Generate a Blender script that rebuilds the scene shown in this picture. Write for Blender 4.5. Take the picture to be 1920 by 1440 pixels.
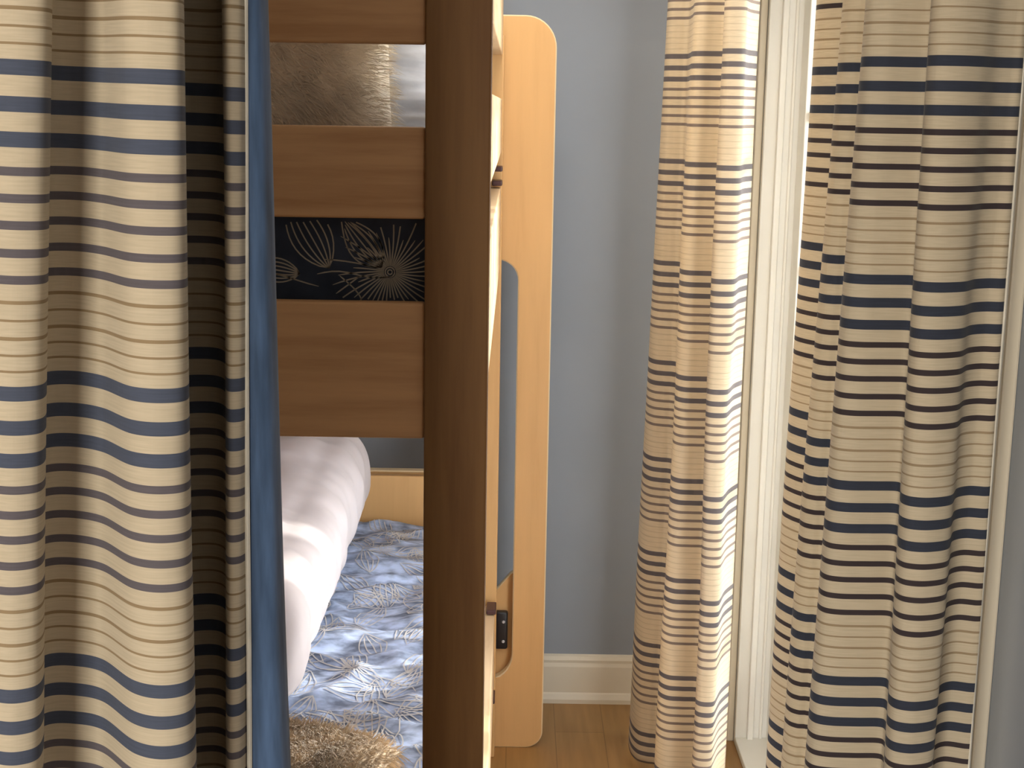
import bpy, bmesh, math, random
from mathutils import Vector, Matrix, noise
from mathutils.geometry import delaunay_2d_cdt

# ------------------------------------------------------------------ clear
for o in list(bpy.data.objects):
    bpy.data.objects.remove(o)
scene = bpy.context.scene
COL = scene.collection
random.seed(7)

# ------------------------------------------------------------------ camera
cam_d = bpy.data.cameras.new('camera')
cam = bpy.data.objects.new('camera', cam_d)
COL.objects.link(cam)
EYE = 1.637
cam_d.sensor_width = 36.0
cam_d.lens = 36.0 * 2700 / 1920
cam_d.clip_start = 0.02
p, a = math.radians(10.9), 0.0162
R0, U0 = Vector((1, 0, 0)), Vector((0, math.sin(p), math.cos(p)))
F0 = Vector((0, math.cos(p), -math.sin(p)))
rv = R0 * math.cos(a) + U0 * math.sin(a)
uv_ = -R0 * math.sin(a) + U0 * math.cos(a)
M = Matrix((rv, uv_, -F0)).transposed().to_4x4()
M.translation = Vector((0, 0, EYE))
cam.matrix_world = M
scene.camera = cam

# ------------------------------------------------------------------ world, sun, window daylight, fill lights, exposure
scene.view_settings.view_transform = 'Standard'
scene.view_settings.look = 'None'
scene.view_settings.gamma = 1.0
scene.view_settings.use_curve_mapping = False
scene.view_settings.exposure = 0.0

world = bpy.data.worlds.new('sky')
scene.world = world
world.use_nodes = True
wn = world.node_tree
wn.nodes.clear()
wo = wn.nodes.new('ShaderNodeOutputWorld')
wb = wn.nodes.new('ShaderNodeBackground')
ws = wn.nodes.new('ShaderNodeTexSky')
ws.sky_type = 'NISHITA'
ws.sun_disc = False
ws.sun_elevation = math.radians(32)
ws.sun_rotation = math.radians(65)
wb.inputs['Strength'].default_value = 0.75
wn.links.new(ws.outputs[0], wb.inputs[0])
wn.links.new(wb.outputs[0], wo.inputs[0])

sun_d = bpy.data.lights.new('sun', 'SUN')
sun_d.energy = 4.6
sun_d.angle = math.radians(1.2)
sun_d.color = (1.0, 0.95, 0.88)
sun = bpy.data.objects.new('sun', sun_d)
COL.objects.link(sun)
sun.rotation_euler = Vector((-1, -0.38, -0.50)).to_track_quat('-Z', 'Y').to_euler()
sun.location = (4, 3, 4)

def area(name, loc, direction, sx, sy, energy, color):
    d = bpy.data.lights.new(name, 'AREA')
    d.shape = 'RECTANGLE'
    d.size, d.size_y = sx, sy
    d.energy = energy
    d.color = color
    o = bpy.data.objects.new(name, d)
    COL.objects.link(o)
    o.location = loc
    o.rotation_euler = Vector(direction).to_track_quat('-Z', 'Y').to_euler()
    return o
# unseen fill light added behind the viewer, at a wall opening made for it
area('rear_fill', (-1.30, -2.40, 1.60), (0.24, 1, 0), 1.15, 1.3, 108, (1.0, 0.92, 0.82))
# daylight of the garden entering the tall window on the right
area('garden_daylight', (0.80, 2.66, 1.1), (-1, 0.32, -0.02), 1.6, 1.95, 60, (0.95, 0.97, 1.0))
# unseen light added over the aisle, without a fixture, to brighten panel and wall
area('overhead_fill', (0.05, 2.95, 2.44), (0, 0, -1), 0.35, 0.35, 9, (1.0, 0.93, 0.84))

# ------------------------------------------------------------------ node helpers
def new_mat(name):
    m = bpy.data.materials.new(name)
    m.use_nodes = True
    nt = m.node_tree
    nt.nodes.clear()
    out = nt.nodes.new('ShaderNodeOutputMaterial')
    b = nt.nodes.new('ShaderNodeBsdfPrincipled')
    nt.links.new(b.outputs[0], out.inputs[0])
    return m, nt, b, out

def ramp(nt, stops, interp='LINEAR'):
    r = nt.nodes.new('ShaderNodeValToRGB')
    cr = r.color_ramp
    cr.interpolation = interp
    while len(cr.elements) > 1:
        cr.elements.remove(cr.elements[-1])
    cr.elements[0].position = stops[0][0]
    cr.elements[0].color = (*stops[0][1], 1)
    for pos, c in stops[1:]:
        e = cr.elements.new(pos)
        e.color = (*c, 1)
    return r

def noise_node(nt, coord, scale, detail=4, stretch=(1, 1, 1), rough=0.5):
    mp = nt.nodes.new('ShaderNodeMapping')
    mp.inputs['Scale'].default_value = stretch
    nt.links.new(coord, mp.inputs[0])
    n = nt.nodes.new('ShaderNodeTexNoise')
    n.inputs['Scale'].default_value = scale
    n.inputs['Detail'].default_value = detail
    n.inputs['Roughness'].default_value = rough
    nt.links.new(mp.outputs[0], n.inputs['Vector'])
    return n

def bump(nt, b, h, strength, dist=0.01):
    bp = nt.nodes.new('ShaderNodeBump')
    bp.inputs['Strength'].default_value = strength
    bp.inputs['Distance'].default_value = dist
    nt.links.new(h, bp.inputs['Height'])
    nt.links.new(bp.outputs[0], b.inputs['Normal'])

def paint(name, col, rough=0.6, var=0.06, scale=6, bmp=0.05, spec=0.3):
    m, nt, b, _ = new_mat(name)
    tc = nt.nodes.new('ShaderNodeTexCoord')
    n = noise_node(nt, tc.outputs['Object'], scale)
    lo = tuple(c * (1 - var) for c in col)
    hi = tuple(min(1, c * (1 + var)) for c in col)
    r = ramp(nt, [(0.3, lo), (0.7, hi)])
    nt.links.new(n.outputs[0], r.inputs[0])
    nt.links.new(r.outputs[0], b.inputs['Base Color'])
    b.inputs['Roughness'].default_value = rough
    b.inputs['Specular IOR Level'].default_value = spec
    n2 = noise_node(nt, tc.outputs['Object'], scale * 40)
    bump(nt, b, n2.outputs[0], bmp, 0.002)
    return m

def wood(name, col, axis='Z', rough=0.42, contrast=0.22):
    m, nt, b, _ = new_mat(name)
    tc = nt.nodes.new('ShaderNodeTexCoord')
    st = {'X': (0.9, 12, 12), 'Y': (12, 0.9, 12), 'Z': (12, 12, 0.9)}[axis]
    n1 = noise_node(nt, tc.outputs['Object'], 3.5, 5, st, 0.6)
    st2 = {'X': (0.5, 5, 5), 'Y': (5, 0.5, 5), 'Z': (5, 5, 0.5)}[axis]
    n2 = noise_node(nt, tc.outputs['Object'], 1.6, 3, st2, 0.5)
    mx = nt.nodes.new('ShaderNodeMix')
    mx.inputs[0].default_value = 0.5
    nt.links.new(n1.outputs[0], mx.inputs[2])
    nt.links.new(n2.outputs[0], mx.inputs[3])
    lo = tuple(c * (1 - contrast) ** (1 + 0.35 * i) for i, c in enumerate(col))
    hi = tuple(min(1, c * (1 + contrast * 0.6)) for c in col)
    r = ramp(nt, [(0.36, lo), (0.5, col), (0.64, hi)])
    nt.links.new(mx.outputs[0], r.inputs[0])
    nt.links.new(r.outputs[0], b.inputs['Base Color'])
    b.inputs['Roughness'].default_value = rough
    b.inputs['Specular IOR Level'].default_value = 0.35
    bump(nt, b, n1.outputs[0], 0.12, 0.002)
    return m

def cloth(name, col, transl=0.0, var=0.1, scale=30, rough=0.9, bmp=0.25, sheen=0.2, stretch=(1, 1, 1)):
    m, nt, b, out = new_mat(name)
    tc = nt.nodes.new('ShaderNodeTexCoord')
    n = noise_node(nt, tc.outputs['Object'], scale, 5, stretch)
    lo = tuple(c * (1 - var) for c in col)
    hi = tuple(min(1, c * (1 + var)) for c in col)
    r = ramp(nt, [(0.35, lo), (0.65, hi)])
    nt.links.new(n.outputs[0], r.inputs[0])
    nt.links.new(r.outputs[0], b.inputs['Base Color'])
    b.inputs['Roughness'].default_value = rough
    b.inputs['Specular IOR Level'].default_value = 0.1
    b.inputs['Sheen Weight'].default_value = sheen
    bump(nt, b, n.outputs[0], bmp, 0.004)
    if transl > 0:
        t = nt.nodes.new('ShaderNodeBsdfTranslucent')
        nt.links.new(r.outputs[0], t.inputs[0])
        mx = nt.nodes.new('ShaderNodeMixShader')
        mx.inputs[0].default_value = transl
        nt.links.new(b.outputs[0], mx.inputs[1])
        nt.links.new(t.outputs[0], mx.inputs[2])
        nt.links.new(mx.outputs[0], out.inputs[0])
    return m

PERIOD = 0.239
def striped(name, z0, base, thick, thin, hair, transl):
    """horizontal woven stripes along the cloth's own length (UV v, metres)"""
    m, nt, b, out = new_mat(name)
    uv = nt.nodes.new('ShaderNodeUVMap'); uv.uv_map = 'cloth'
    sep = nt.nodes.new('ShaderNodeSeparateXYZ')
    nt.links.new(uv.outputs[0], sep.inputs[0])
    def mt(op, x, y):
        q = nt.nodes.new('ShaderNodeMath'); q.operation = op
        for i, s in enumerate((x, y)):
            if s is None: continue
            if isinstance(s, (int, float)): q.inputs[i].default_value = s
            else: nt.links.new(s, q.inputs[i])
        return q.outputs[0]
    s = mt('SUBTRACT', z0 + 0.05 * PERIOD, sep.outputs[1])
    s = mt('DIVIDE', s, PERIOD)
    s = mt('FRACT', s, None)
    stops = [(0.0, base)]
    def st(c, w, colr):
        stops.append((c - w / 2 + 0.05, colr)); stops.append((c + w / 2 + 0.05, base))
    for c in (0.0, 0.110, 0.215): st(c, 0.047, thick)
    for c in (0.308, 0.392, 0.474, 0.558, 0.642): st(c, 0.027, thin)
    for c in (0.712, 0.769, 0.825, 0.878, 0.930): st(c, 0.0085, hair)
    r = ramp(nt, stops, 'CONSTANT')
    nt.links.new(s, r.inputs[0])
    # slubby weave: fine yarns along and across
    mp = nt.nodes.new('ShaderNodeMapping'); mp.inputs['Scale'].default_value = (1, 14, 1)
    nt.links.new(uv.outputs[0], mp.inputs[0])
    n = nt.nodes.new('ShaderNodeTexNoise'); n.inputs['Scale'].default_value = 42; n.inputs['Detail'].default_value = 4
    nt.links.new(mp.outputs[0], n.inputs['Vector'])
    mp2 = nt.nodes.new('ShaderNodeMapping'); mp2.inputs['Scale'].default_value = (1, 0.03, 1)
    nt.links.new(uv.outputs[0], mp2.inputs[0])
    n2 = nt.nodes.new('ShaderNodeTexNoise'); n2.inputs['Scale'].default_value = 500; n2.inputs['Detail'].default_value = 2
    nt.links.new(mp2.outputs[0], n2.inputs['Vector'])
    wr = ramp(nt, [(0.3, (0.86, 0.86, 0.84)), (0.7, (1.0, 1.0, 1.0))])
    nt.links.new(n.outputs[0], wr.inputs[0])
    mul = nt.nodes.new('ShaderNodeMix'); mul.data_type = 'RGBA'; mul.blend_type = 'MULTIPLY'
    mul.inputs[0].default_value = 1.0
    nt.links.new(r.outputs[0], mul.inputs[6]); nt.links.new(wr.outputs[0], mul.inputs[7])
    nt.links.new(mul.outputs[2], b.inputs['Base Color'])
    b.inputs['Roughness'].default_value = 0.85
    b.inputs['Specular IOR Level'].default_value = 0.12
    b.inputs['Sheen Weight'].default_value = 0.1
    bump(nt, b, n2.outputs[0], 0.15, 0.001)
    t = nt.nodes.new('ShaderNodeBsdfTranslucent')
    nt.links.new(mul.outputs[2], t.inputs[0])
    mx = nt.nodes.new('ShaderNodeMixShader'); mx.inputs[0].default_value = transl
    nt.links.new(b.outputs[0], mx.inputs[1]); nt.links.new(t.outputs[0], mx.inputs[2])
    nt.links.new(mx.outputs[0], out.inputs[0])
    return m

# ------------------------------------------------------------------ materials
M_wall = paint('blue_grey_wall_paint', (0.30, 0.325, 0.36), 0.7, 0.04, 3)
M_ceil = paint('white_ceiling_paint', (0.78, 0.77, 0.74), 0.8, 0.02, 3)
M_trim = paint('cream_trim_paint', (0.74, 0.66, 0.52), 0.4, 0.03, 5, 0.02, 0.45)
M_frame = paint('white_window_paint', (0.90, 0.88, 0.82), 0.35, 0.02, 5, 0.02, 0.45)
M_wood_z = wood('oak_upright_grain', (0.215, 0.105, 0.032), 'Z', 0.6)
M_wood_x = wood('oak_cross_grain', (0.60, 0.345, 0.165), 'X', 0.6)
M_wood_y = wood('maple_rail_grain', (0.74, 0.54, 0.33), 'Y')
M_panel = wood('maple_panel_grain', (0.68, 0.41, 0.175), 'Z', 0.4, 0.08)
M_edge = wood('pale_panel_edge', (0.85, 0.68, 0.42), 'Z', 0.4, 0.05)
M_metal = paint('black_bracket_metal', (0.012, 0.012, 0.016), 0.35, 0.05, 10, 0.0, 0.5)
M_bolt = paint('dark_bronze_bolt', (0.07, 0.03, 0.03), 0.35, 0.05, 10, 0.0, 0.5)
M_screw = paint('steel_screw', (0.55, 0.55, 0.58), 0.25, 0.02, 10, 0.0, 0.8)
BASE = (0.61, 0.52, 0.38)
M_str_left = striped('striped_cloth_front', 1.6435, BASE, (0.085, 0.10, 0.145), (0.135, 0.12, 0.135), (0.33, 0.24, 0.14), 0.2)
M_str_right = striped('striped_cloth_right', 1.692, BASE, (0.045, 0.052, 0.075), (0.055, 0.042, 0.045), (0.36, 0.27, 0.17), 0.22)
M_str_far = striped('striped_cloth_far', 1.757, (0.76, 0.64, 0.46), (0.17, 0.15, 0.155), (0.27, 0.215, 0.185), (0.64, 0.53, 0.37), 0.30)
M_lining = cloth('blue_lining_cloth', (0.075, 0.125, 0.225), 0.2, 0.4, 9, 0.85, 0.3, 0.3, (6, 6, 0.7))
M_seam = cloth('pale_selvage_cloth', (0.72, 0.68, 0.58), 0.2)
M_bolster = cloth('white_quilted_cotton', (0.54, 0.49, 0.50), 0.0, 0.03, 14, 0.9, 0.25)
M_white = cloth('white_crinkled_cotton', (0.82, 0.82, 0.85), 0.0, 0.10, 16, 0.9, 0.6, 0.2, (1, 1, 2.5))
M_dark_sheet = cloth('navy_sheet_cotton', (0.040, 0.048, 0.068), 0.0, 0.2, 20, 0.95, 0.2, 0.0)
M_dark_line = cloth('beige_leaf_print', (0.36, 0.31, 0.24), 0.0, 0.08, 30, 0.95, 0.1, 0.0)
M_sheet = cloth('slate_blue_quilt_cotton', (0.34, 0.41, 0.57), 0.0, 0.55, 22, 0.95, 0.3, 0.1, (1, 2.2, 1))
M_sheet_line = cloth('cream_leaf_stitching', (0.56, 0.54, 0.52), 0.0, 0.08, 30, 0.95, 0.1, 0.0)
M_fur = cloth('tan_faux_fur', (0.70, 0.57, 0.42), 0.0, 0.2, 25, 0.95, 0.3, 0.4)
M_fur_up = cloth('beige_faux_fur', (0.84, 0.76, 0.64), 0.0, 0.12, 25, 0.95, 0.3, 0.4)

m, nt, b, _ = new_mat('oak_floor_planks'); M_floor = m
tc = nt.nodes.new('ShaderNodeTexCoord')
br = nt.nodes.new('ShaderNodeTexBrick')
mp = nt.nodes.new('ShaderNodeMapping'); mp.inputs['Rotation'].default_value = (0, 0, math.pi / 2)
nt.links.new(tc.outputs['Object'], mp.inputs[0]); nt.links.new(mp.outputs[0], br.inputs['Vector'])
br.inputs['Scale'].default_value = 1.0
br.inputs['Brick Width'].default_value = 1.2; br.inputs['Row Height'].default_value = 0.13
br.inputs['Mortar Size'].default_value = 0.0015; br.inputs['Mortar Smooth'].default_value = 0.2
br.inputs['Color1'].default_value = (0.35, 0.185, 0.06, 1); br.inputs['Color2'].default_value = (0.40, 0.22, 0.072, 1)
br.inputs['Mortar'].default_value = (0.26, 0.14, 0.045, 1)
n = noise_node(nt, tc.outputs['Object'], 3, 5, (14, 1, 1))
r = ramp(nt, [(0.3, (0.82, 0.8, 0.76)), (0.7, (1.08, 1.08, 1.08))]); nt.links.new(n.outputs[0], r.inputs[0])
mul = nt.nodes.new('ShaderNodeMix'); mul.data_type = 'RGBA'; mul.blend_type = 'MULTIPLY'; mul.inputs[0].default_value = 1
nt.links.new(br.outputs[0], mul.inputs[6]); nt.links.new(r.outputs[0], mul.inputs[7])
nt.links.new(mul.outputs[2], b.inputs['Base Color']); b.inputs['Roughness'].default_value = 0.4

m, nt, b, out = new_mat('clear_window_glass'); M_glass = m
tr = nt.nodes.new('ShaderNodeBsdfTransparent'); tr.inputs[0].default_value = (0.96, 0.97, 0.96, 1)
gl = nt.nodes.new('ShaderNodeBsdfGlossy'); gl.inputs['Roughness'].default_value = 0.02
lw = nt.nodes.new('ShaderNodeFresnel'); lw.inputs[0].default_value = 1.45
mx = nt.nodes.new('ShaderNodeMixShader')
nt.links.new(lw.outputs[0], mx.inputs[0]); nt.links.new(tr.outputs[0], mx.inputs[1]); nt.links.new(gl.outputs[0], mx.inputs[2])
nt.links.new(mx.outputs[0], out.inputs[0])
M_ground = paint('pale_paving', (0.62, 0.58, 0.50), 0.8, 0.1, 4)

# ------------------------------------------------------------------ mesh helpers
def link(name, me, mats, parent=None):
    o = bpy.data.objects.new(name, me)
    for mm in (mats if isinstance(mats, (list, tuple)) else [mats]):
        me.materials.append(mm)
    COL.objects.link(o)
    if parent is not None:
        o.parent = parent
    return o

def from_bm(name, bm, mats, parent=None, smooth=False, origin=None):
    bmesh.ops.recalc_face_normals(bm, faces=bm.faces)
    if origin is not None:
        bmesh.ops.translate(bm, verts=bm.verts, vec=-Vector(origin))
    me = bpy.data.meshes.new(name)
    bm.to_mesh(me); bm.free()
    if smooth:
        for f in me.polygons: f.use_smooth = True
    o = link(name, me, mats, parent)
    if origin is not None:
        o.location = origin
    return o

def bx(bm, x0, x1, y0, y1, z0, z1, bev=0.0, seg=2, mat=0):
    r = bmesh.ops.create_cube(bm, size=1.0)
    vs = r['verts']
    for v in vs:
        v.co = Vector(((x0 + x1) / 2 + v.co.x * (x1 - x0), (y0 + y1) / 2 + v.co.y * (y1 - y0), (z0 + z1) / 2 + v.co.z * (z1 - z0)))
    fs = set(f for v in vs for f in v.link_faces)
    for f in fs: f.material_index = mat
    if bev > 0:
        es = list(set(e for v in vs for e in v.link_edges))
        bmesh.ops.bevel(bm, geom=es, offset=bev, segments=seg, profile=0.5, affect='EDGES')

def tag(o, label=None, cat=None, group=None, kind=None):
    if label: o['label'] = label
    if cat: o['category'] = cat
    if group: o['group'] = group
    if kind: o['kind'] = kind
    return o

def empty(name, loc, label=None, cat=None, **k):
    o = bpy.data.objects.new(name, None)
    COL.objects.link(o)
    o.location = loc
    o.empty_display_size = 0.05
    return tag(o, label, cat, **k)

def box_part(name, parent, mat, x0, x1, y0, y1, z0, z1, bev=0.004, seg=2):
    bm = bmesh.new()
    bx(bm, x0, x1, y0, y1, z0, z1, bev, seg)
    o = from_bm(name, bm, mat, None, True)
    o.parent = parent
    if parent is not None and parent.type == 'EMPTY':
        o.matrix_parent_inverse = Matrix.Translation(parent.location).inverted()
    es = o.modifiers.new('wn', 'WEIGHTED_NORMAL')
    return o

def struct_box(name, mat, *boxes, bev=0.0):
    bm = bmesh.new()
    for q in boxes: bx(bm, *q, bev)
    o = from_bm(name, bm, mat)
    return tag(o, kind='structure')

def rounded(x0, x1, z0, z1, rad, n=8):
    """rounded rectangle outline, radii (bl, br, tr, tl), counter-clockwise"""
    pts = []
    for (cx, cz, a0, r_) in ((x0, z0, 180, rad[0]), (x1, z0, 270, rad[1]), (x1, z1, 0, rad[2]), (x0, z1, 90, rad[3])):
        sx = 1 if cx == x0 else -1
        sz = 1 if cz == z0 else -1
        ox, oz = cx + sx * r_, cz + sz * r_
        for i in range(n + 1):
            an = math.radians(a0 + 90 * i / n)
            pts.append((ox + r_ * math.cos(an), oz + r_ * math.sin(an)))
    return pts

# ------------------------------------------------------------------ room shell
WX = 0.60           # face of the right wall
WD = 0.13           # wall thickness
WY0, WY1, WZ = 1.77, 3.56, 2.10     # tall window opening
BACK = 3.81
LEFT = -2.2
REAR = -2.5
CEIL = 2.5
struct_box('floor', M_floor, (LEFT - .1, WX + WD, REAR - .1, BACK + .1, -0.08, 0.0))
struct_box('ceiling', M_ceil, (LEFT - .1, WX + WD, REAR - .1, BACK + .1, CEIL, CEIL + .08))
struct_box('wall_back', M_wall, (LEFT - .1, WX + WD, BACK, BACK + .1, 0, CEIL))
struct_box('wall_left', M_wall, (LEFT - .1, LEFT, REAR, BACK, 0, CEIL))
struct_box('wall_right', M_wall, (WX, WX + WD, REAR, WY0, 0, CEIL), (WX, WX + WD, WY1, BACK, 0, CEIL), (WX, WX + WD, WY0, WY1, WZ, CEIL))
struct_box('wall_front', M_wall, (LEFT, -1.9, REAR - .1, REAR, 0, CEIL), (-.7, WX, REAR - .1, REAR, 0, CEIL),
           (-1.9, -.7, REAR - .1, REAR, 0, .85), (-1.9, -.7, REAR - .1, REAR, 2.25, CEIL))  # opening added to go with the rear fill light

def baseboard(name, pts, along):
    """moulded skirting: profile (offset from wall, z) swept along x"""
    prof = [(0, 0), (.024, 0), (.024, .012), (.018, .026), (.015, .030), (.015, .105), (.012, .116), (.013, .124), (.008, .134), (0, .138)]
    bm = bmesh.new()
    rows = []
    for s in along:
        rows.append([bm.verts.new(pts(s, o_, z)) for o_, z in prof])
    for i in range(len(prof) - 1):
        bm.faces.new((rows[0][i], rows[0][i + 1], rows[1][i + 1], rows[1][i]))
    for rw in rows: bm.faces.new(rw)
    return tag(from_bm(name, bm, M_trim), kind='structure')
baseboard('baseboard_back', lambda s, o_, z: (s, BACK - o_, z), (LEFT, WX))
baseboard('baseboard_right', lambda s, o_, z: (WX - o_, s, z), (REAR, WY0 - .10))
baseboard('baseboard_left', lambda s, o_, z: (LEFT + o_, s, z), (REAR, BACK))

# casing round the window opening
tr1 = struct_box('trim_1', M_trim,
                 (WX - .018, WX, WY0 - .09, WY0, 0, WZ + .09), (WX - .018, WX, WY1, WY1 + .09, 0, WZ + .09),
                 (WX - .018, WX, WY0, WY1, WZ, WZ + .09),
                 (WX - .026, WX - .018, WY0 - .09, WY0 - .07, 0, WZ + .09), (WX - .026, WX - .018, WY1 + .07, WY1 + .09, 0, WZ + .09), bev=.003)

# window_1: jambs with stepped stops, two glazed leaves
w1 = empty('window_1', (WX + .06, (WY0 + WY1) / 2, 0)); w1['kind'] = 'structure'
def wpart(name, boxes, mat=M_frame, parent=w1, bev=.003):
    bm = bmesh.new()
    for q in boxes: bx(bm, *q, bev)
    o = from_bm(name, bm, mat, None, True)
    o.modifiers.new('wn', 'WEIGHTED_NORMAL')
    o.parent = parent
    if parent.type == 'EMPTY':
        o.matrix_parent_inverse = Matrix.Translation(parent.location).inverted()
    return o
jx1 = WX + WD
wpart('jamb', [(WX, jx1, WY1 - .018, WY1, 0, WZ), (WX + .030, WX + .046, WY1 - .032, WY1 - .018, 0, WZ), (WX + .062, WX + .070, WY1 - .026, WY1 - .018, 0, WZ)])
wpart('jamb', [(WX, jx1, WY0, WY0 + .018, 0, WZ), (WX + .030, WX + .046, WY0 + .018, WY0 + .032, 0, WZ)])
wpart('head_jamb', [(WX, jx1, WY0 + .018, WY1 - .018, WZ - .018, WZ)])
wpart('threshold', [(WX, jx1, WY0 + .018, WY1 - .018, 0, .02)])
ym = (WY0 + WY1) / 2
for y0, y1 in ((WY0 + .02, ym - .001), (ym + .001, WY1 - .02)):
    X0, X1 = WX + .082, WX + .12
    st = .075
    ls = wpart('window_leaf', [(X0, X1, y0, y0 + st, .022, WZ - .02), (X0, X1, y1 - st, y1, .022, WZ - .02),
                               (X0, X1, y0 + st, y1 - st, .022, .16), (X0, X1, y0 + st, y1 - st, WZ - .11, WZ - .02)])
    mun = []
    for k in range(1, 5):
        zz = .16 + (WZ - .27) * k / 5
        mun.append((X0 + .008, X1 - .008, y0 + st, y1 - st, zz - .011, zz + .011))
    for k in range(1, 4):  # upright bars, out of view, made extra wide to stripe the sunlight
        yy = y0 + st + (y1 - y0 - 2 * st) * k / 4
        mun.append((X0 - .004, X1 + .004, yy - .042, yy + .042, .155, WZ - .105))
    g = wpart('muntin_and_sun_bar', mun, M_frame, ls, .002)
    g = wpart('glass_pane', [(X0 + .016, X0 + .020, y0 + st - .005, y1 - st + .005, .155, WZ - .105)], M_glass, ls, 0)
tag(struct_box('ground', M_ground, (WX + WD, 12, -8, 14, -.25, -.1)), kind='structure')

# ------------------------------------------------------------------ curtains
def catmull(pts, n):
    """resample a control polygon through its points, n samples, roughly by length"""
    P = [Vector(q) for q in pts]
    P = [P[0] * 2 - P[1]] + P + [P[-1] * 2 - P[-2]]
    dense = []
    for i in range(1, len(P) - 2):
        for k in range(12):
            t = k / 12
            a_, b_, c_, d_ = P[i - 1], P[i], P[i + 1], P[i + 2]
            dense.append(0.5 * ((2 * b_) + (c_ - a_) * t + (2 * a_ - 5 * b_ + 4 * c_ - d_) * t * t + (3 * b_ - a_ - 3 * c_ + d_) * t ** 3))
    dense.append(P[-2])
    return dense

def curtain_mesh(top, bot, z_top, z_bot, nz, wob=0.002, seed=0, vshift=None, hem=None):
    """cloth hung in folds; top/bot: same number of (x, y) control points at two heights.
       UV 'cloth' = (metres across, metres of cloth height)"""
    A = catmull(top, 0); B = catmull(bot, 0)
    n = len(A)
    us = [0.0]
    for i in range(1, n): us.append(us[-1] + (A[i] - A[i - 1]).length)
    verts, uvs = [], []
    for j in range(nz + 1):
        t = j / nz
        z = z_top + (z_bot - z_top) * t
        for i in range(n):
            c = A[i].lerp(B[i], t)
            w1_ = noise.noise(Vector((us[i] * 9, z * 1.6, seed))) * wob
            w2_ = noise.noise(Vector((us[i] * 9, z * 1.6, seed + 9))) * wob
            zz = z
            if hem and j > nz - 3: zz = z
            if hem: zz = z + hem(c.x, c.y) * max(0, (t - .55) / .45) ** 2
            verts.append((c.x + w1_, c.y + w2_, zz))
            uvs.append((us[i], zz + (vshift(us[i] / us[-1], z) if vshift else 0)))
    faces = []
    for j in range(nz):
        for i in range(n - 1):
            k = j * n + i
            faces.append((k, k + n, k + n + 1, k + 1))
    me = bpy.data.meshes.new('curtain')
    me.from_pydata(verts, [], faces)
    ul = me.uv_layers.new(name='cloth')
    for f in me.polygons:
        f.use_smooth = True
        for li in f.loop_indices:
            ul.data[li].uv = uvs[me.loops[li].vertex_index]
    return me

def curtain(name, mat, mesh, parent=None, thick=.0016):
    o = link(name, mesh, mat)
    s = o.modifiers.new('thickness', 'SOLIDIFY'); s.thickness = thick; s.offset = 0
    if parent is not None:
        o.parent = parent
        o.matrix_parent_inverse = Matrix.Translation(parent.location).inverted()
    return o

# -- front left curtain
LT = [(-1.22, 1.12), (-1.17, 1.15), (-1.12, 1.10), (-1.06, 1.08), (-1.00, 1.12), (-.95, 1.14), (-.90, 1.09), (-.84, 1.07), (-.78, 1.10), (-.74, 1.14), (-.70, 1.13), (-.62, 1.08), (-.54, 1.06), (-.46, 1.075), (-.405, 1.075), (-.368, 1.060), (-.349, 1.062), (-.342, 1.073), (-.347, 1.095), (-.358, 1.115), (-.353, 1.132), (-.335, 1.136),
      (-.312, 1.120), (-.285, 1.088), (-.262, 1.085), (-.250, 1.098), (-.262, 1.15), (-.292, 1.24), (-.300, 1.30), (-.285, 1.315),
      (-.266, 1.308), (-.252, 1.27), (-.243, 1.215), (-.234, 1.185), (-.225, 1.185), (-.2205, 1.198)]
LB = [(-1.22, 1.12), (-1.17, 1.15), (-1.12, 1.10), (-1.06, 1.08), (-1.00, 1.12), (-.95, 1.14), (-.90, 1.09), (-.84, 1.07), (-.78, 1.10), (-.74, 1.14), (-.71, 1.13), (-.64, 1.08), (-.56, 1.06), (-.48, 1.07), (-.432, 1.065), (-.397, 1.050), (-.380, 1.053), (-.373, 1.066), (-.379, 1.095), (-.391, 1.115), (-.385, 1.132), (-.366, 1.136),
      (-.338, 1.128), (-.300, 1.085), (-.272, 1.076), (-.256, 1.095), (-.268, 1.15), (-.298, 1.24), (-.305, 1.30), (-.290, 1.315),
      (-.272, 1.308), (-.260, 1.27), (-.250, 1.215), (-.242, 1.185), (-.233, 1.185), (-.2285, 1.198)]
# LB describes the shape at z = 1.10; carry the same drift on to the floor
def extend(T, B, zt, zb, zend):
    k = (zend - zt) / (zb - zt)
    k = 1 + (k - 1) * 0.45
    return [(t[0] + (b_[0] - t[0]) * k, t[1] + (b_[1] - t[1]) * k) for t, b_ in zip(T, B)]
lc = empty('window_curtain', (-.45, 1.12, 0), 'cream curtain with slate stripes and a blue lining, in front of the bunk bed', 'curtain')
def mix3(T, B):
    return T, B
lt_hi = [(t[0] - (b_[0] - t[0]) * .6, t[1] - (b_[1] - t[1]) * .6) for t, b_ in zip(LT, LB)]
def lin(T, B, zt, zb, z):
    k = (z - zt) / (zb - zt)
    return [(t[0] + (b_[0] - t[0]) * k, t[1] + (b_[1] - t[1]) * k) for t, b_ in zip(T, B)]
me = curtain_mesh(lin(LT, LB, 1.70, 1.10, 2.32), lin(LT, LB, 1.70, 1.10, .02), 2.32, .02, 150, .004, 3,
                  vshift=lambda u, z: -.012 + .045 * (u - .72) * (1 if u < .95 else 1))
curtain('striped_cloth', M_str_left, me, lc)
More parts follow.
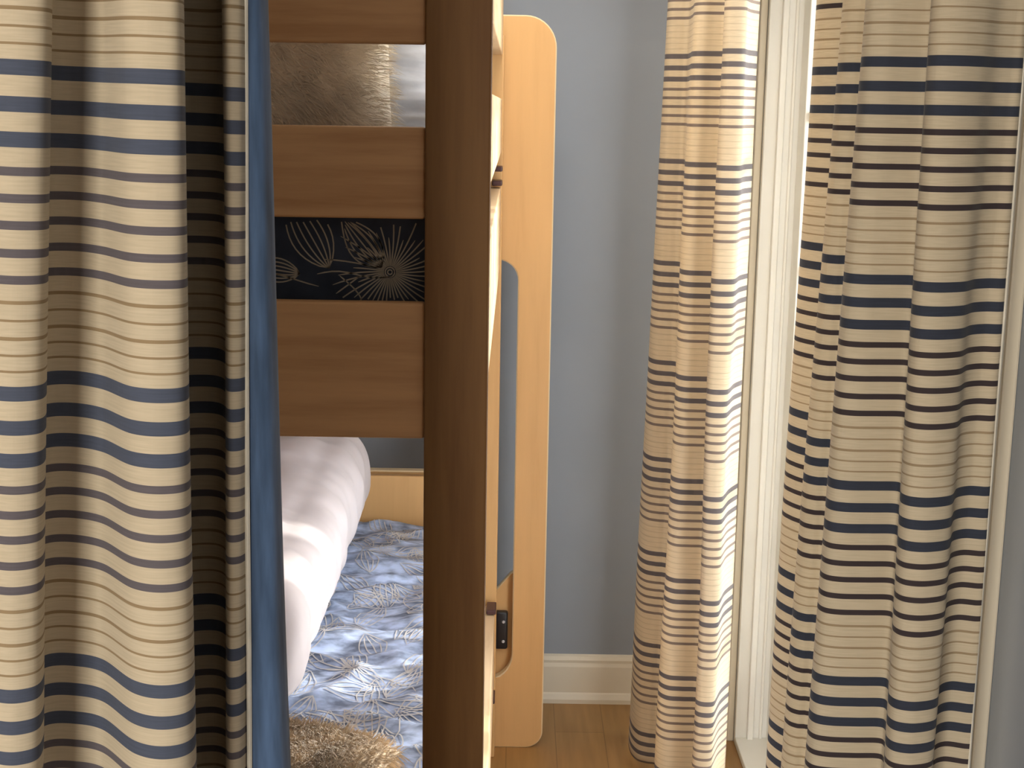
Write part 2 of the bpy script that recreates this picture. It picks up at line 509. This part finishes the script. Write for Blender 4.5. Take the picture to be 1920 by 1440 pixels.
# lining: blue cloth folded round behind the striped edge
BT = [(-.2205, 1.200), (-.214, 1.197), (-.2095, 1.203), (-.2085, 1.222), (-.216, 1.25), (-.235, 1.29), (-.262, 1.330), (-.30, 1.335)]
BB = [(-.2285, 1.200), (-.213, 1.194), (-.2010, 1.200), (-.1985, 1.224), (-.210, 1.255), (-.235, 1.295), (-.266, 1.332), (-.306, 1.337)]
me = curtain_mesh(lin(BT, BB, 1.70, 1.10, 2.32), lin(BT, BB, 1.70, 1.10, .02), 2.32, .02, 150, .006, 5)
o = curtain('lining', M_lining, me, lc); o['label'] = 'denim blue lining'
ST = [(-.2222, 1.1965), (-.2205, 1.1950), (-.2188, 1.1965)]
SB = [(-.2302, 1.1965), (-.2285, 1.1950), (-.2268, 1.1965)]
me = curtain_mesh(lin(ST, SB, 1.70, 1.10, 2.32), lin(ST, SB, 1.70, 1.10, .02), 2.32, .02, 150, .004, 3)
o = curtain('edge_seam', M_seam, me, lc)

# -- right curtain (in front of the near side of the window)
RT = [(.438, 2.10), (.418, 2.07), (.411, 2.035), (.418, 2.010), (.429, 1.992), (.436, 1.985), (.4345, 1.95), (.418, 1.89), (.405, 1.858), (.407, 1.838), (.417, 1.828),
      (.428, 1.826), (.4325, 1.815), (.420, 1.75), (.395, 1.67), (.383, 1.640), (.386, 1.620), (.402, 1.612), (.425, 1.614), (.444, 1.614), (.4485, 1.604), (.440, 1.580),
      (.438, 1.562), (.446, 1.550), (.466, 1.549), (.490, 1.560), (.512, 1.580), (.530, 1.588), (.541, 1.590), (.547, 1.598), (.550, 1.615), (.556, 1.630), (.557, 1.650)]
RB = [(.432, 2.10), (.408, 2.07), (.399, 2.035), (.404, 2.010), (.413, 1.992), (.419, 1.985), (.4165, 1.95), (.400, 1.89), (.384, 1.858), (.385, 1.838), (.394, 1.828),
      (.405, 1.826), (.4095, 1.815), (.398, 1.75), (.378, 1.67), (.366, 1.640), (.369, 1.620), (.385, 1.612), (.415, 1.610), (.444, 1.610), (.4495, 1.600), (.444, 1.580),
      (.440, 1.560), (.446, 1.545), (.466, 1.540), (.492, 1.552), (.504, 1.590), (.522, 1.606), (.545, 1.600), (.552, 1.602), (.555, 1.618), (.562, 1.633), (.563, 1.653)]
rc = empty('window_curtain', (.47, 1.75, 0), 'cream curtain with black stripes in close folds, right of the window', 'curtain')
me = curtain_mesh(lin(RT, RB, 1.70, .86, 2.32), lin(RT, RB, 1.70, .86, .02), 2.32, .02, 150, .003, 11)
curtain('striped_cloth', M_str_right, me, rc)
# narrow folded selvage behind the edge
ET = [(.5450, 1.5975), (.5470, 1.5955), (.5490, 1.5975)]
EB = [(.5500, 1.6015), (.5520, 1.5995), (.5540, 1.6015)]
me = curtain_mesh(lin(ET, EB, 1.70, .86, 2.32), lin(ET, EB, 1.70, .86, .02), 2.32, .02, 150, .003, 11)
curtain('edge_seam', M_seam, me, rc)
# -- far curtain (far side of the window)
FT = [(.372, 3.52), (.350, 3.47), (.344, 3.435), (.352, 3.41), (.370, 3.40), (.386, 3.395), (.394, 3.38), (.392, 3.33), (.383, 3.26), (.386, 3.225), (.400, 3.208),
      (.425, 3.205), (.444, 3.20), (.4515, 3.185), (.446, 3.14), (.431, 3.09), (.427, 3.065), (.434, 3.050), (.452, 3.045), (.466, 3.05), (.4745, 3.07), (.490, 3.12), (.515, 3.17)]
FB = [(.345, 3.56), (.326, 3.52), (.324, 3.46), (.336, 3.42), (.358, 3.405), (.376, 3.40), (.386, 3.385), (.382, 3.33), (.364, 3.26), (.364, 3.225), (.382, 3.200),
      (.415, 3.195), (.444, 3.195), (.4545, 3.185), (.448, 3.14), (.431, 3.09), (.427, 3.065), (.434, 3.050), (.450, 3.045), (.464, 3.05), (.4725, 3.07), (.490, 3.12), (.515, 3.17)]
fc = empty('window_curtain', (.42, 3.25, 0), 'paler cream curtain with grey stripes beside the blue wall, left of the window', 'curtain')
me = curtain_mesh(lin(FT, FB, 1.75, .25, 2.32), lin(FT, FB, 1.75, .25, .008), 2.32, .008, 170, .006, 21)
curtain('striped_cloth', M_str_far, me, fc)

# ------------------------------------------------------------------ bunk bed
BXL, BXR = -1.45, -.0318     # outer faces of the bed across
FY = 1.85                    # face of the near posts
PY = 3.50                    # face of the far end panel
bed = empty('bunk_bed', (-.74, 1.9, 0), 'brown wooden bunk bed with slatted foot end and pale rounded end panel', 'bed')
def bp_(name, *a, mat=M_wood_z, bev=.004, label=None):
    o = box_part(name, bed, mat, *a, bev=bev)
    if label: o['label'] = label
    return o
bp_('post', -.1152, BXR, FY, FY + .045, 0, 2.02, mat=M_wood_z, bev=.003)
bp_('post', BXL, BXL + .0834, FY, FY + .045, 0, 2.02, mat=M_wood_z, bev=.003)
SX0, SX1 = BXL + .0834, -.1152
for z0, z1 in ((1.7125, 1.86), (1.4925, 1.6095), (1.202, 1.3835), (.36, .52)):
    bp_('foot_slat', SX0, SX1, FY + .012, FY + .036, z0, z1, mat=M_wood_x, bev=.004)
# far posts, in front of the end panel
bp_('post', -.1152, -.0300, 3.44, 3.485, 0, 1.80, mat=M_panel, bev=.003, label='pale far post')
bp_('post', BXL, BXL + .0834, 3.44, 3.485, 0, 1.80, mat=M_panel, bev=.003, label='pale far post')

def panel_mesh(outer, holes, y0, y1, bev=.004):
    """board cut from an outline with holes, thickened; material 0 faces, 1 edges"""
    def inset(pts, sgn):
        n = len(pts); out = []
        for i in range(n):
            (xa, za), (xb, zb) = pts[i - 1], pts[(i + 1) % n]
            dx, dz = xb - xa, zb - za
            l = math.hypot(dx, dz) or 1
            out.append((pts[i][0] - sgn * dz / l * bev, pts[i][1] + sgn * dx / l * bev))
        return out
    loops = [(outer, 1)] + [(h, -1) for h in holes]      # all counter-clockwise
    flat = [Vector(q) for pts, sg in loops for q in inset(pts, sg)]
    edges, k = [], 0
    for pts, sg in loops:
        edges += [(k + i, k + (i + 1) % len(pts)) for i in range(len(pts))]
        k += len(pts)
    vs, es, fs, *_ = delaunay_2d_cdt(flat, edges, [], 1, 1e-6)
    def inside(pt, poly):
        c = False; n = len(poly)
        for i in range(n):
            (x1, z1), (x2, z2) = poly[i], poly[i - 1]
            if (z1 > pt[1]) != (z2 > pt[1]) and pt[0] < (x2 - x1) * (pt[1] - z1) / (z2 - z1) + x1: c = not c
        return c
    bm = bmesh.new()
    for y in (y0, y1):
        bv = [bm.verts.new((v.x, y, v.y)) for v in vs]
        for f in fs:
            c = sum((Vector(vs[i]) for i in f), Vector((0, 0))) / len(f)
            if inside(c, outer) and not any(inside(c, h) for h in holes):
                bm.faces.new([bv[i] for i in f])
    for pts, sg in loops:
        ins = inset(pts, sg)
        rings = [[bm.verts.new((x, y, z)) for x, z in q] for q, y in ((ins, y0), (pts, y0 + bev), (pts, y1 - bev), (ins, y1))]
        n = len(pts)
        for a_, b_ in zip(rings, rings[1:]):
            for i in range(n):
                f = bm.faces.new((a_[i], a_[(i + 1) % n], b_[(i + 1) % n], b_[i])); f.material_index = 1
    bmesh.ops.remove_doubles(bm, verts=bm.verts, dist=1e-5)
    for v in [v for v in bm.verts if not v.link_faces]: bm.verts.remove(v)
    bmesh.ops.recalc_face_normals(bm, faces=bm.faces)
    return bm
outer = rounded(BXL - .125, .0935, 0.0, 1.85, (.045, .045, .075, .075), 10)
slot_r = rounded(-.075, .0105, .185, 1.27, (.03, .07, .05, .03), 8)
slot_l = rounded(BXL - .045, BXL + .045, .185, 1.27, (.03, .03, .05, .05), 8)
mid = rounded(BXL + .16, -.145, .737, 1.22, (.04, .04, .04, .04), 6)
bm = panel_mesh(outer, [slot_r, slot_l, mid], PY, PY + .03, .003)
o = from_bm('end_panel', bm, [M_panel, M_edge]); o.parent = bed
o.matrix_parent_inverse = Matrix.Translation(bed.location).inverted(); o['label'] = 'pale rounded end panel with tall slots'
# cross board behind the slot, with its clipped corner, carries the black bracket
cb = [(-1.30, .19), (.035, .19), (.035, .44), (.0, .44), (-.028, .405), (-1.30, .405)]
cb = [(-1.30, .17), (.030, .17), (.030, .475), (.004, .462), (-.030, .420), (-1.30, .42)]
bm = panel_mesh(cb, [], PY + .031, PY + .052, .002)
o = from_bm('cross_board', bm, [M_panel, M_edge]); o.parent = bed
o.matrix_parent_inverse = Matrix.Translation(bed.location).inverted()
# bracket
bm = bmesh.new(); bx(bm, -.034, -.001, PY + .006, PY + .031, .266, .366, .006, 3)
br_ = from_bm('bracket', bm, M_metal, None, True); br_.parent = bed
br_.matrix_parent_inverse = Matrix.Translation(bed.location).inverted(); br_['label'] = 'black metal bracket'
for zz in (.288, .341):
    bm = bmesh.new()
    bmesh.ops.create_cone(bm, cap_ends=True, segments=14, radius1=.0042, radius2=.003, depth=.003, matrix=Matrix.Translation((-.012, PY + .0045, zz)) @ Matrix.Rotation(math.pi / 2, 4, 'X'))
    s_ = from_bm('screw', bm, M_screw, br_)
# head board of the lower bunk (cross board seen above the quilt)
bp_('head_rail', BXL + .0834, -.1152, 3.448, 3.470, .56, .737, mat=M_panel, bev=.003)
# long rails, window side
def rail_y(name, z0, z1, ya, yb, x0, x1, chamfer=0.0, label=None):
    prof = [(ya, z0), (yb - chamfer, z0), (yb, z0 + chamfer * 1.6), (yb, z1), (ya, z1)] if chamfer > 0 else [(ya, z0), (yb, z0), (yb, z1), (ya, z1)]
    bm = bmesh.new()
    v0 = [bm.verts.new((x0, y, z)) for y, z in prof]
    v1 = [bm.verts.new((x1, y, z)) for y, z in prof]
    bm.faces.new(v0); bm.faces.new(list(reversed(v1)))
    for i in range(len(prof)):
        k = (i + 1) % len(prof)
        bm.faces.new((v0[i], v0[k], v1[k], v1[i]))
    bmesh.ops.recalc_face_normals(bm, faces=bm.faces)
    bmesh.ops.bevel(bm, geom=list(bm.edges), offset=.003, segments=2, profile=.5, affect='EDGES')
    o = from_bm(name, bm, M_wood_y, None, True); o.modifiers.new('wn', 'WEIGHTED_NORMAL')
    o.parent = bed; o.matrix_parent_inverse = Matrix.Translation(bed.location).inverted()
    return o
for x0, x1 in ((-.058, -.034), (BXL + .002, BXL + .026)):
    rail_y('guard_rail', 1.755, 1.90, FY + .046, 3.438, x0, x1)
    rail_y('guard_rail', 1.53, 1.655, FY + .046, 3.438, x0, x1, .03)
    rail_y('side_rail', 1.26, 1.45, FY + .046, 3.438, x0, x1)
    rail_y('side_rail', .20, .41, FY + .046, 3.438, x0, x1)
for zz in (1.495, 1.462, .418, .185):
    bm = bmesh.new()
    bx(bm, -.054, -.030, 3.36, 3.425, zz - .006, zz + .006, .003)
    o = from_bm('rail_hook', bm, M_bolt); o.parent = bed; o.matrix_parent_inverse = Matrix.Translation(bed.location).inverted()
    o['label'] = 'dark metal rail hook'
for z0 in (1.33, .33):
    bp_('slat_base', BXL + .03, -.062, FY + .046, 3.436, z0, z0 + .02, mat=M_wood_x, bev=.002)

# ------------------------------------------------------------------ line art (leaves, flowers, stems)
def leaf_lines(cx, cy, ang, L, W, veins=4):
    """outline and inner curves of a pointed leaf with its base at (cx, cy)"""
    out = []
    ca_, sa_ = math.cos(ang), math.sin(ang)
    for k in range(-veins, veins + 1):
        w = k / veins
        pl = []
        T = 1.0 if abs(k) == veins else .90 - .12 * abs(w)
        for i in range(15):
            t = i / 14 * T
            s = math.sin(math.pi * t ** .8) * W * w
            x_, y_ = t * L, s
            pl.append((cx + x_ * ca_ - y_ * sa_, cy + x_ * sa_ + y_ * ca_))
        out.append(pl)
    return out

def flower_lines(cx, cy, r0, R, n, ph=0):
    out = []
    for i in range(n):
        an = ph + i * math.tau / n
        rr = R * (0.75 + .25 * math.sin(i * 2.4))
        out.append([(cx + r_ * math.cos(an + .15 * r_ / R), cy + r_ * math.sin(an + .15 * r_ / R)) for r_ in [r0 + (rr - r0) * k / 6 for k in range(7)]])
    out.append([(cx + r0 * .8 * math.cos(t_ * .5), cy + r0 * .8 * math.sin(t_ * .5)) for t_ in range(14)])
    out.append([(cx + r0 * .4 * math.cos(t_ * .8), cy + r0 * .4 * math.sin(t_ * .8)) for t_ in range(9)])
    return out

def add_ribbons(bm, lines, width, place, mat, inside=None):
    for pl in lines:
        prev = None
        for i in range(len(pl)):
            x, y = pl[i]
            if inside and not inside(x, y):
                prev = None; continue
            j0, j1 = max(0, i - 1), min(len(pl) - 1, i + 1)
            dx, dy = pl[j1][0] - pl[j0][0], pl[j1][1] - pl[j0][1]
            l = math.hypot(dx, dy) or 1
            w = width * (1 if 0 < i < len(pl) - 1 else .45)
            nx, ny = -dy / l * w / 2, dx / l * w / 2
            a_ = bm.verts.new(place(x + nx, y + ny)); b_ = bm.verts.new(place(x - nx, y - ny))
            if prev:
                f = bm.faces.new((prev[0], a_, b_, prev[1])); f.material_index = mat; f.smooth = True
            prev = (a_, b_)

# upper mattress: navy cover with beige leaf drawing on its foot end
MU = (BXL + .035, -.066, FY + .062, 3.43)
bm = bmesh.new()
bx(bm, MU[0], MU[1], MU[2], MU[3], 1.352, 1.510, .022, 4)
YF = MU[2]
L1 = []
L1 += leaf_lines(-.246, 1.422, 2.08, .120, .027, 3)
L1 += leaf_lines(-.176, 1.424, 2.25, .086, .021, 3)
L1 += leaf_lines(-.285, 1.414, 3.0, .075, .016, 3)
L1 += flower_lines(-.165, 1.418, .008, .088, 44, .1)
L1 += [[(-.262 + .1 * i / 10, 1.414 + .004 * math.sin(i * .6)) for i in range(11)], [(-.39 + .13 * i / 10, 1.405 + .010 * math.sin(i * .4)) for i in range(11)]]
L1 += [[(-.232 + .03 * math.sin(i * .14), 1.412 - .034 * i / 10) for i in range(11)], [(-.205 - .004 * i, 1.412 - .003 * i) for i in range(9)]]
rs = random.Random(4)
for i in range(13):
    xx = -.42 - i * .08
    L1 += leaf_lines(xx, 1.40 + rs.uniform(-.02, .03), rs.uniform(.4, 2.7), .11, .027, 4)
    if i % 3 == 1: L1 += flower_lines(xx + .03, 1.42, .012, .08, 30, i)
add_ribbons(bm, L1, .0019, lambda x, z: (x, YF - .0006, z), 1, lambda x, z: 1.376 < z < 1.486 and MU[0] + .03 < x < MU[1] - .025)
me = bpy.data.meshes.new('m'); bm.to_mesh(me); bm.free()
um = link('mattress', me, [M_dark_sheet, M_dark_line])
tag(um, 'dark navy mattress with beige leaf drawings on the upper bunk', 'mattress')

# lower mattress + quilt
ML = (BXL + .035, -.066, FY + .062, 3.435)
bm = bmesh.new(); bx(bm, ML[0], ML[1], ML[2], ML[3], .352, .560, .03, 4)
lm = from_bm('mattress', bm, M_white, None, True)
tag(lm, 'thick pale mattress under the blue quilt on the lower bunk', 'mattress')
def qh(x, y):
    n1_ = noise.noise(Vector((x * 5.0, y * 11.0, 1.3)))
    n2_ = noise.noise(Vector((x * 11.0 + 3, y * 30.0, 4.3)))
    n3_ = noise.noise(Vector((x * 26.0 + 3, y * 46.0, 8.3)))
    ridge = (1 - abs(n1_)) ** 3
    return .612 + .017 * ridge + .010 * n2_ + .005 * n3_ + .012 * max(0, noise.noise(Vector((x * 2, y * 3.5, 7))))
QX0, QX1, QY0, QY1 = ML[0] - .004, ML[1] + .003, ML[2] - .002, 3.443
NX, NY = 150, 230
bm = bmesh.new()
top, low = [], []
for j in range(NY + 1):
    y = QY0 + (QY1 - QY0) * j / NY
    rt = []
    for i in range(NX + 1):
        x = QX0 + (QX1 - QX0) * i / NX
        e_ = min((x - QX0), (QX1 - x), (y - QY0), (QY1 - y))
        drop = 0 if e_ > .03 else (.03 - math.sqrt(max(0, .03 ** 2 - (.03 - e_) ** 2)))
        rt.append(bm.verts.new((x, y, qh(x, y) - drop)))
    top.append(rt)
for j in range(NY):
    for i in range(NX):
        f = bm.faces.new((top[j][i], top[j][i + 1], top[j + 1][i + 1], top[j + 1][i])); f.smooth = True
ring = [top[0][i] for i in range(NX + 1)] + [top[j][NX] for j in range(1, NY + 1)] + [top[NY][i] for i in range(NX - 1, -1, -1)] + [top[j][0] for j in range(NY - 1, 0, -1)]
bot = [bm.verts.new((v.co.x, v.co.y, .50)) for v in ring]
for i in range(len(ring)):
    k = (i + 1) % len(ring)
    bm.faces.new((ring[i], bot[i], bot[k], ring[k]))
L2 = []
rs = random.Random(12)
for i in range(170):
    cx, cy = rs.uniform(QX0 + .05, QX1 - .02), rs.uniform(QY0, QY1)
    if i % 2 == 0: cx = rs.uniform(-.42, -.09)
    if i % 4 == 3: L2 += flower_lines(cx, cy, .010, .055, 22, i)
    else: L2 += leaf_lines(cx, cy, rs.uniform(0, math.tau), rs.uniform(.08, .125), .026, 2)
for i in range(12):
    x0_, y0_ = rs.uniform(-.45, -.1), rs.uniform(QY0, QY1)
    a_ = rs.uniform(0, 6)
    L2.append([(x0_ + .02 * k * math.cos(a_ + k * .12), y0_ + .02 * k * math.sin(a_ + k * .12)) for k in range(14)])
add_ribbons(bm, L2, .0022, lambda x, y: (x, y, qh(x, y) + .0018), 1, lambda x, y: QX0 + .03 < x < QX1 - .032 and QY0 + .032 < y < QY1 - .032)
me = bpy.data.meshes.new('m'); bm.normal_update(); bm.to_mesh(me); bm.free()
ql = link('quilt', me, [M_sheet, M_sheet_line])
tag(ql, 'crumpled slate blue quilt with cream leaf stitching on the lower bunk', 'quilt')

# ------------------------------------------------------------------ pillows
def bolster():
    bm = bmesh.new()
    NA, NL = 90, 120
    x0, x1, y0, y1, zb = -.93, -.345, 2.22, 3.40, .640
    rows = []
    for j in range(NL + 1):
        t = j / NL
        y = y0 + (y1 - y0) * t
        e_ = min(t, 1 - t)
        sc = min(1, (max(0, 1 - (1 - min(1, e_ / .10)) ** 2.4)) ** .45 + .02)
        cxx = (x0 + x1) / 2
        hw = (x1 - x0) / 2 * (.80 + .20 * sc)
        hh = .128 * (.20 + .80 * sc) + .004 * math.sin(t * 9) - .022 * (1 - t) ** 1.3
        row = []
        for i in range(NA):
            an = math.tau * i / NA
            c, s = math.cos(an), math.sin(an)
            ex = .62
            xx = cxx + hw * math.copysign(abs(c) ** ex, c)
            zz = zb + hh + hh * math.copysign(abs(s) ** ex, s)
            q = .006 * abs(math.sin(xx * 30)) ** .6 + .0035 * abs(math.sin(y * 34 + xx * 3)) ** .6
            n_ = noise.noise(Vector((xx * 7, y * 16, zz * 9))) * .011 + noise.noise(Vector((xx * 18, y * 36, zz * 18))) * .003 + q
            yy = y + noise.noise(Vector((xx * 5, an, 2))) * .01
            row.append(bm.verts.new((xx + c * n_, yy, max(zb + .004, zz + s * n_))))
        rows.append(row)
    for j in range(NL):
        for i in range(NA):
            k = (i + 1) % NA
            bm.faces.new((rows[j][i], rows[j][k], rows[j + 1][k], rows[j + 1][i]))
    bm.faces.new(rows[0]); bm.faces.new(rows[-1])
    return from_bm('bolster_pillow', bm, M_bolster, None, True, origin=((x0 + x1) / 2, (y0 + y1) / 2, zb))
o = bolster()
tag(o, 'long white quilted bolster pillow lying along the blue quilt', 'pillow')

def pillow_bm(w, h, t, N=46, seed=0, bumpy=.006, crumple=0.0):
    """throw pillow, w x h in the local xz plane, t thick along y; pinched corners"""
    bm = bmesh.new()
    grids = []
    def pos(u, v, side):
        e = (1 - abs(u) ** 3.2) * (1 - abs(v) ** 3.2)
        th = t / 2 * max(0, e) ** .42
        pin = 1 - .055 * (1 - abs(u)) * 0 - .05 * (1 - v * v) * abs(u) ** 2
        pin2 = 1 - .05 * (1 - u * u) * abs(v) ** 2
        n_ = noise.noise(Vector((u * 3 + seed, v * 3, side))) * bumpy + (noise.noise(Vector((u * 3 + seed, v * 11, side + 4))) * crumple)
        return Vector((u * w / 2 * pin, side * (th + (n_ if e > 0 else 0) * min(1, e * 3)), v * h / 2 * pin2))
    vs = {}
    for side in (-1, 1):
        for j in range(N + 1):
            for i in range(N + 1):
                u, v = -1 + 2 * i / N, -1 + 2 * j / N
                if side == 1 and (i in (0, N) or j in (0, N)):
                    vs[(side, i, j)] = vs[(-1, i, j)]; continue
                vs[(side, i, j)] = bm.verts.new(pos(u, v, side))
    for side in (-1, 1):
        for j in range(N):
            for i in range(N):
                q = [vs[(side, i, j)], vs[(side, i + 1, j)], vs[(side, i + 1, j + 1)], vs[(side, i, j + 1)]]
                if side == 1: q.reverse()
                bm.faces.new(q)
    return bm

def add_fur(bm, count, length, width, seed, lay=Vector((0, 0, -1)), jitter=.6):
    bm.normal_update()
    rs_ = random.Random(seed)
    faces = [(f.calc_center_median().copy(), f.normal.copy(), [v.co.copy() for v in f.verts]) for f in bm.faces]
    for _ in range(count):
        c, n_, vv = faces[rs_.randrange(len(faces))]
        a_, b_ = rs_.random(), rs_.random()
        p0 = vv[0].lerp(vv[1], a_).lerp(vv[3].lerp(vv[2], a_), b_)
        d = (n_ * .5 + lay * .8 + Vector((rs_.uniform(-1, 1), rs_.uniform(-1, 1), rs_.uniform(-1, 1))) * jitter).normalized()
        L_ = length * rs_.uniform(.6, 1.3)
        side = d.cross(n_)
        if side.length < 1e-3: continue
        side = side.normalized() * width
        p1 = p0 + d * L_ * .5 + n_ * L_ * .12
        p2 = p0 + d * L_ + lay * L_ * .25
        v = [bm.verts.new(q) for q in (p0 - side, p0 + side, p1 - side * .8, p1 + side * .8, p2)]
        bm.faces.new((v[0], v[1], v[3], v[2])); bm.faces.new((v[2], v[3], v[4]))

def place_pillow(name, bm, mat, loc, rot, label):
    me = bpy.data.meshes.new(name); bm.to_mesh(me); bm.free()
    for f in me.polygons: f.use_smooth = True
    o = link(name, me, mat)
    o.location = loc; o.rotation_euler = [math.radians(q) for q in rot]
    return tag(o, label, 'pillow')
bm = pillow_bm(.40, .18, .095, 40, 2)
add_fur(bm, 18000, .022, .0007, 3, Vector((.45, 0, -.5)), .25)
place_pillow('throw_pillow', bm, M_fur, (-.375, 1.980, .676), (-84, 0, -16), 'tan faux fur throw pillow at the near end of the lower bunk')
bm = pillow_bm(.46, .40, .15, 40, 5)
add_fur(bm, 30000, .020, .0006, 5, Vector((.5, 0, -.35)), .35)
place_pillow('throw_pillow', bm, M_fur_up, (-.405, 2.13, 1.735), (-8, 0, 4), 'beige faux fur throw pillow on the upper bunk, seen between the top slats')
bm = pillow_bm(.66, .42, .17, 60, 8, .012, .022)
place_pillow('bed_pillow', bm, M_white, (-.41, 2.62, 1.730), (-12, 0, -3), 'sunlit white crinkled pillow behind the beige fur one on the upper bunk')
